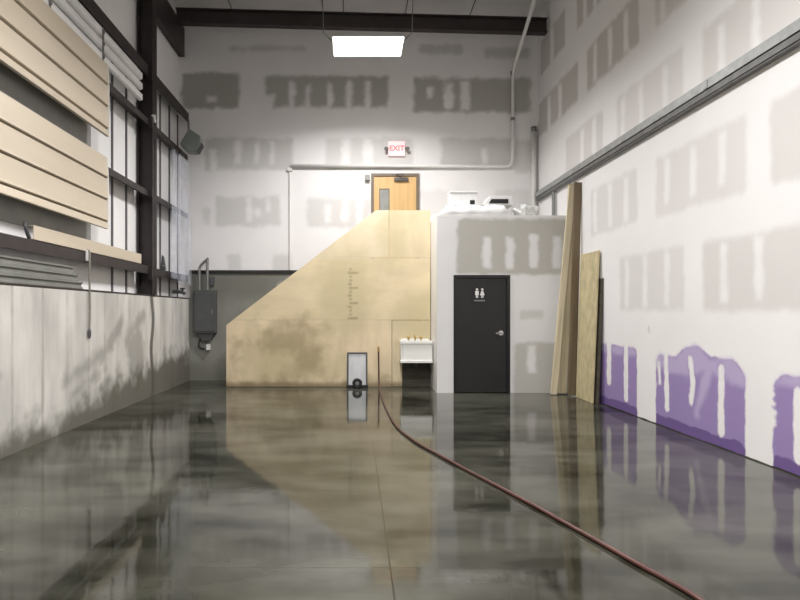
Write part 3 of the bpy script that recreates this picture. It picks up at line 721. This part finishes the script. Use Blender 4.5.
mb.tube([(xm, 11.385, 0.098), (xm, 11.43, 0.098)], [0.07, 0.07], 16); mb.build('hub', M['black'], t, smooth=False)['label'] = 'round dark hub'
mb = MB(); mb.tube([(xm, 11.37, 0.098), (xm, 11.384, 0.098)], 0.035, 12); mb.build('hub_cap', M['conduit_grey'], t)

# ------------------------------------------------------------------ hose
t = thing('floor_hose', (FL(600, 545)), 'red-brown hose running across the wet floor from the plywood', 'hose')
HR = 0.0145
pts = [W(378.5, 350, 11.53)+Vector((0, 0, 0)), W(378.8, 370, 11.53), W(379, 382, 11.50)]
for p in ((380, 392), (384, 404), (390, 417), (399, 430), (417, 444), (440, 457), (470, 473.5), (505, 492), (540, 511), (570, 528), (600, 545), (640, 568), (668, 583.5), (700, 603), (760, 650)):
    q = FL(*p); q.z = HR+0.001; pts.append(q)
mb = MB(); mb.tube(smooth_path(pts, 8), HR, 10); mb.build('hose_body', M['hose'], t, smooth=True)
q = W(378.5, 350, 11.53); mb = MB(); mb.tube([(q.x, q.y, q.z-0.03), (q.x, q.y, q.z+0.03), (q.x, 11.56, q.z+0.05), (q.x, 11.598, q.z+0.05)], 0.02, 8); mb.build('hose_fitting', M['brass'], t)

# ------------------------------------------------------------------ restroom box
RY, RX, RZ = 10.74, 1.47, 3.15
def fx(px): return (px-CX)*RY/F
def fz(py): return EYE+(CY-py)*RY/F
ddx0, ddx1, ddz = fx(453.5), fx(510), fz(275)
def front_fn(u, v):
    R = lambda x0, x1, y0, y1, a, *st: (fx(x0), fx(x1), fz(y1), fz(y0), a, [(fx(x), 0.075, fz(b_), fz(a_)) for (x, a_, b_) in st])
    pl = [R(457, 580, 219, 274.5, 0.85, (487, 237, 268), (510, 237, 269), (534, 235, 268), (557, 236, 268)),
          R(514, 580, 342, 400, 0.75, (531.5, 345, 373)), R(520, 544, 310, 319, 0.45), R(440, 452, 212, 218, 0.2)]
    g, ga = patches(u, v, pl)
    return {'grey': g, 'grey_amt': ga}
m_front = layered('mudded_drywall_restroom', (0.74, 0.735, 0.735), [('grey', (0.42, 0.405, 0.36), 0.045, 0.12, 5.0, 'grey_amt')], 0.7, 0.03, 1.5)
fr = gridbox('wall_restroom_front', (0, RY, 0), (1,0,0), (0,0,1), (0,0.12,0), [(RX, ddx0, 0, RZ), (ddx1, XR, 0, RZ), (ddx0, ddx1, ddz, RZ)], 0.04, front_fn, m_front)
struct(fr, 'front wall of the small restroom with grey bare patches around a black door', 'wall')
struct(MB().box(RX, RX+0.12, RY+0.121, YB-0.001, 0, RZ).build('wall_restroom_side', M['white_paint']), 'white side wall of the restroom facing the plywood', 'wall')
struct(MB().box(RX, XR-0.001, RY, YB-0.001, RZ+0.001, RZ+0.03).build('ceiling_restroom', M['white_paint']), 'flat top of the restroom', 'ceiling')
t = thing('door_2', ((ddx0+ddx1)/2, RY, 0), 'black restroom door in the low front wall', 'door', kind='structure')
mb = MB(); fw = 0.055
mb.box(ddx0, ddx0+fw, RY-0.015, RY+0.12, 0.002, ddz); mb.box(ddx1-fw, ddx1, RY-0.015, RY+0.12, 0.002, ddz); mb.box(ddx0+fw, ddx1-fw, RY-0.015, RY+0.12, ddz-fw, ddz)
mb.build('door_frame', M['black_gloss'], t)
MB().box(ddx0+fw+0.004, ddx1-fw-0.004, RY+0.01, RY+0.055, 0.012, ddz-fw-0.004).build('door_leaf', M['black'], t)
hx, hz = fx(501), fz(333)
mb = MB(); mb.tube([(hx, RY+0.012, hz), (hx, RY-0.005, hz)], 0.045, 12); mb.tube([(hx, RY-0.005, hz), (hx, RY-0.05, hz)], 0.014, 8); mb.tube([(hx+0.01, RY-0.05, hz), (hx-0.10, RY-0.05, hz-0.005)], 0.014, 8)
mb.build('door_handle', M['chrome'], t, smooth=False)
sx0, sx1, sz1, sz0 = fx(471.5), fx(487.5), fz(287.5), fz(303)
MB().box(sx0, sx1, RY+0.004, RY+0.0095, sz0, sz1).build('sign_plate', M['black_gloss'], t)['label'] = 'black restroom sign'
mb = MB(); yy0, yy1 = RY-0.002, RY+0.0035
for cx_, skirt in (((sx0+sx1)/2-0.045, False), ((sx0+sx1)/2+0.05, True)):
    zt_ = sz1-0.03
    mb.tube([(cx_, yy0, zt_-0.005), (cx_, yy1, zt_-0.005)], 0.021, 12)
    if skirt: mb.prism([(cx_-0.018, zt_-0.032), (cx_+0.018, zt_-0.032), (cx_+0.042, zt_-0.11), (cx_-0.042, zt_-0.11)], yy0, yy1, 'Y')
    else: mb.box(cx_-0.032, cx_+0.032, yy0, yy1, zt_-0.105, zt_-0.032)
    mb.box(cx_-0.020, cx_-0.004, yy0, yy1, zt_-0.155, zt_-0.106); mb.box(cx_+0.004, cx_+0.020, yy0, yy1, zt_-0.155, zt_-0.106)
mb.build('pictogram', M['white_paint'], t)['label'] = 'white figures of a man and a woman'
MB().box((sx0+sx1)/2-0.10, (sx0+sx1)/2+0.10, yy0+0.003, yy1, sz0+0.03, sz0+0.055).build('caption_strip', M['conduit_grey'], t)

# things on top of the restroom
TZ = RZ+0.032
def on(px, py, Y): return W(px, py, Y)
# white drop cloth folded over the front edge
mb = MB(); y0, y1 = RY+0.004, RY+0.60
prof = []
X0, X1 = W(441, 0, RY).x, W(512, 0, RY).x
nx = 30; secs = []
for i in range(nx+1):
    x = X0+(X1-X0)*i/nx; e = min(1, min(i, nx-i)/3.0)
    hgt = 0.05+0.135*e+0.006*math.sin(i*1.7)+0.008*math.sin(i*0.6)
    dr = 0.025+0.012*math.sin(i*0.9)
    p = [(x, y1, TZ+0.001), (x, (y0+y1)/2, TZ+0.001), (x, y0+0.02, TZ+0.001), (x, y0+dr*0.3, TZ+0.02), (x, y0+dr*0.4, TZ+hgt*0.75), (x, y0+0.06, TZ+hgt), (x, (y0+y1)/2, TZ+hgt*1.03), (x, y1, TZ+hgt)]
    secs.append([mb.bm.verts.new(c) for c in p])
for i in range(nx):
    for k in range(8): mb._f([secs[i][k], secs[i][(k+1) % 8], secs[i+1][(k+1) % 8], secs[i+1][k]])
mb._f(secs[0]); mb._f(secs[-1])
tag(mb.build('drop_cloth', M['cloth'], smooth=True), 'white folded cloth on the front edge of the restroom top', 'cloth')
CZ = TZ+0.212
x0, x1 = W(450, 0, 10.95).x, W(477, 0, 10.95).x
t = thing('carton', ((x0+x1)/2, 11.1, CZ), 'white carton with a small black square on the cloth above the restroom door', 'carton')
zt = W(0, 192, 10.95).z
MB().box(x0, x1, 10.92, 11.22, CZ, zt-0.02).build('box_body', M['carton'], t, 0.006)
MB().box(x0-0.01, x1+0.01, 10.91, 11.23, zt-0.019, zt+0.012).build('lid', M['carton'], t, 0.005)
xq = W(472.5, 0, 10.9).x; MB().box(xq-0.045, xq+0.045, 10.912, 10.919, CZ+0.015, CZ+0.09).build('port', M['black'], t)['label'] = 'small black square'
x0, x1 = W(483, 0, 10.95).x, W(513, 0, 10.95).x
t = thing('carton', ((x0+x1)/2, 11.1, CZ), 'white box with a wide black slot on the cloth, right of the carton', 'box')
mb = MB(); mb.prism([(x0, CZ), (x1, CZ), (x1-0.03, CZ+0.17), (x0+0.12, CZ+0.17)], 10.92, 11.3, 'Y'); mb.build('box_body', M['carton'], t, 0.006)
q0, q1 = W(490, 0, 10.9).x, W(508.5, 0, 10.9).x
MB().prism([(q0-0.02, CZ+0.03), (q1, CZ+0.03), (q1, CZ+0.11), (q0+0.03, CZ+0.11)], 10.908, 10.918, 'Y').build('slot', M['black'], t)['label'] = 'wide black slot'
# clear bag at the right
bm = bmesh.new(); bmesh.ops.create_icosphere(bm, subdivisions=4, radius=1.0)
for v in bm.verts:
    n_ = v.co.normalized(); k = 1+0.14*math.sin(n_.x*7+n_.z*4)+0.10*math.sin(n_.y*9-n_.z*6)+0.05*math.sin(n_.x*19)
    v.co = Vector((n_.x*0.22*k, n_.y*0.2*k, max(n_.z*0.13*k, -0.09)))
mb = MB(); mb.bm.free(); mb.bm = bm
o = mb.build('plastic_bag', M['poly_bag'], smooth=True); o.location = (W(526, 0, 11.0).x, 11.0, TZ+0.095)
tag(o, 'crumpled clear plastic bag on the restroom top beside the white box', 'plastic bag')

# ------------------------------------------------------------------ rail along the right wall
t = thing('galvanised_track', (3.85, 6, 3.87), 'galvanised double track running along the right wall', 'track')
mb = MB(); y0, y1 = 0.5, 12.65
mb.box(3.80, 3.812, y0, y1, 3.865, 3.965); mb.box(3.812, 3.885, y0, y1, 3.955, 3.965); mb.box(3.812, 3.885, y0, y1, 3.865, 3.873); mb.box(3.885, 3.897, y0, y1, 3.78, 3.965)
mb.build('upper_channel', M['galv'], t)
mb = MB(); mb.box(3.815, 3.827, y0, y1, 3.795, 3.855); mb.box(3.827, 3.884, y0, y1, 3.845, 3.855); mb.box(3.827, 3.884, y0, y1, 3.78, 3.79); mb.build('lower_channel', M['galv_dark'], t)['label'] = 'darker lower channel'
for yb in (4.5, 6.5, 8.5, 10.5, 12.3):
    MB().box(3.792, 3.799, yb-0.03, yb+0.03, 3.87, 3.955).build('bracket', M['galv'], t)
xx, yy = 3.84, 11.6
mb = MB(); mb.tube([(xx, yy, TZ), (xx, yy, 3.775)], 0.035, 10); mb.mi = 1; mb.tube([(xx, yy, TZ), (xx, yy, TZ+0.02)], 0.07, 10)
tag(mb.build('track_post', [M['conduit_grey'], M['galv']]), 'short grey post under the track on the restroom top', 'post')

# ------------------------------------------------------------------ lumber leaning on the right wall
def plank(bot, topp, wid, thk, yaw, m, label):
    bot, topp = Vector(bot), Vector(topp); d = (topp-bot); Ln = d.length; z = d.normalized()
    x = Vector((math.cos(yaw), math.sin(yaw), 0)); x = (x-z*x.dot(z)).normalized(); y = z.cross(x)
    R = Matrix((x, y, z)).transposed().to_4x4(); R.translation = bot
    o = MB().box(-wid/2, wid/2, -thk/2, thk/2, 0.0, Ln).build('lumber_plank', m, None, 0.004)
    o.matrix_world = R
    return tag(o, label, 'plank', 'long planks leaning on the right wall')
plank((3.47, 10.48, 0.012), (3.80, 10.50, 3.66), 0.11, 0.035, 0.0, M['lumber'], 'pale long plank leaning in the corner beside the restroom wall')
plank((3.645, 10.55, 0.02), (3.825, 10.57, 3.70), 0.14, 0.035, 0.06, M['lumber_dark'], 'brownish long plank leaning right behind the pale one')
plank((3.722, 10.30, 0.02), (3.832, 10.32, 3.68), 0.135, 0.035, 0.1, M['lumber_shade'], 'long plank darkened for the shaded gap between the other planks and the wide board')
# wide sheet
bot0, bot1, tp = Vector((3.77, 9.48, 0.004)), Vector((3.79, 10.24, 0.004)), 2.42
mb = MB(); v = []
off = Vector((-0.02, 0, 0))
for (bb, dx) in ((bot0, 0.10), (bot1, 0.08)):
    for o_ in (Vector((0, 0, 0)), off):
        v.append((mb.bm.verts.new(bb+o_), mb.bm.verts.new(bb+o_+Vector((dx, 0, tp)))))
for q in ((0, 1), (1, 3), (3, 2), (2, 0)): mb._f([v[q[0]][0], v[q[1]][0], v[q[1]][1], v[q[0]][1]])
mb._f([v[0][0], v[1][0], v[3][0], v[2][0]]); mb._f([v[0][1], v[1][1], v[3][1], v[2][1]])
tag(mb.build('plywood_board', M['osb']), 'wide pale plywood board leaning on the right wall beside the purple patch', 'board')

tag(MB().prism([(3.80, 0.004), (3.825, 0.004), (3.896, 1.98), (3.879, 1.98)], 9.40, 10.1, 'Y').build('gap_shade_sheet', M['dark_board']), 'added dark sheet for the shade between the wide pale board and the right wall', 'panel')  # dark sheet added in place of the shadow behind the leaning board

# ------------------------------------------------------------------ high-bay fixtures
def fixture(x, y, label):
    t = thing('ceiling_light', (x, y, LAMP_Z), label, 'ceiling light', 'high-bay lights in a row')
    mb = MB(); mb.prism([(-0.37, 0.0), (0.37, 0.0), (0.24, 0.09), (-0.24, 0.09)], -0.60, 0.60, 'X', Matrix.Translation((x, y, LAMP_Z+0.004))); mb.build('housing', M['white_paint'], t)
    MB().box(x-0.58, x+0.58, y-0.36, y+0.36, LAMP_Z-0.008, LAMP_Z+0.003).build('diffuser', M['lens'], t)['label'] = 'glowing diffuser'
    for s in (-1, 1):
        mb = MB(); mb.tube([(x+s*0.585, y, LAMP_Z+0.07), (x+s*0.76, y, LAMP_Z+0.25), (x+s*0.80, y, ceil_z(x+s*0.8)-0.002)], 0.009, 6); mb.build('hanger_wire', M['conduit_grey'], t)
fixture(*LAMP_SPOTS[0], 'glowing high-bay light hanging under the roof near the back wall')
for lx, ly_ in LAMP_SPOTS[1:]: fixture(lx, ly_, 'high-bay light hanging nearer the front of the room')
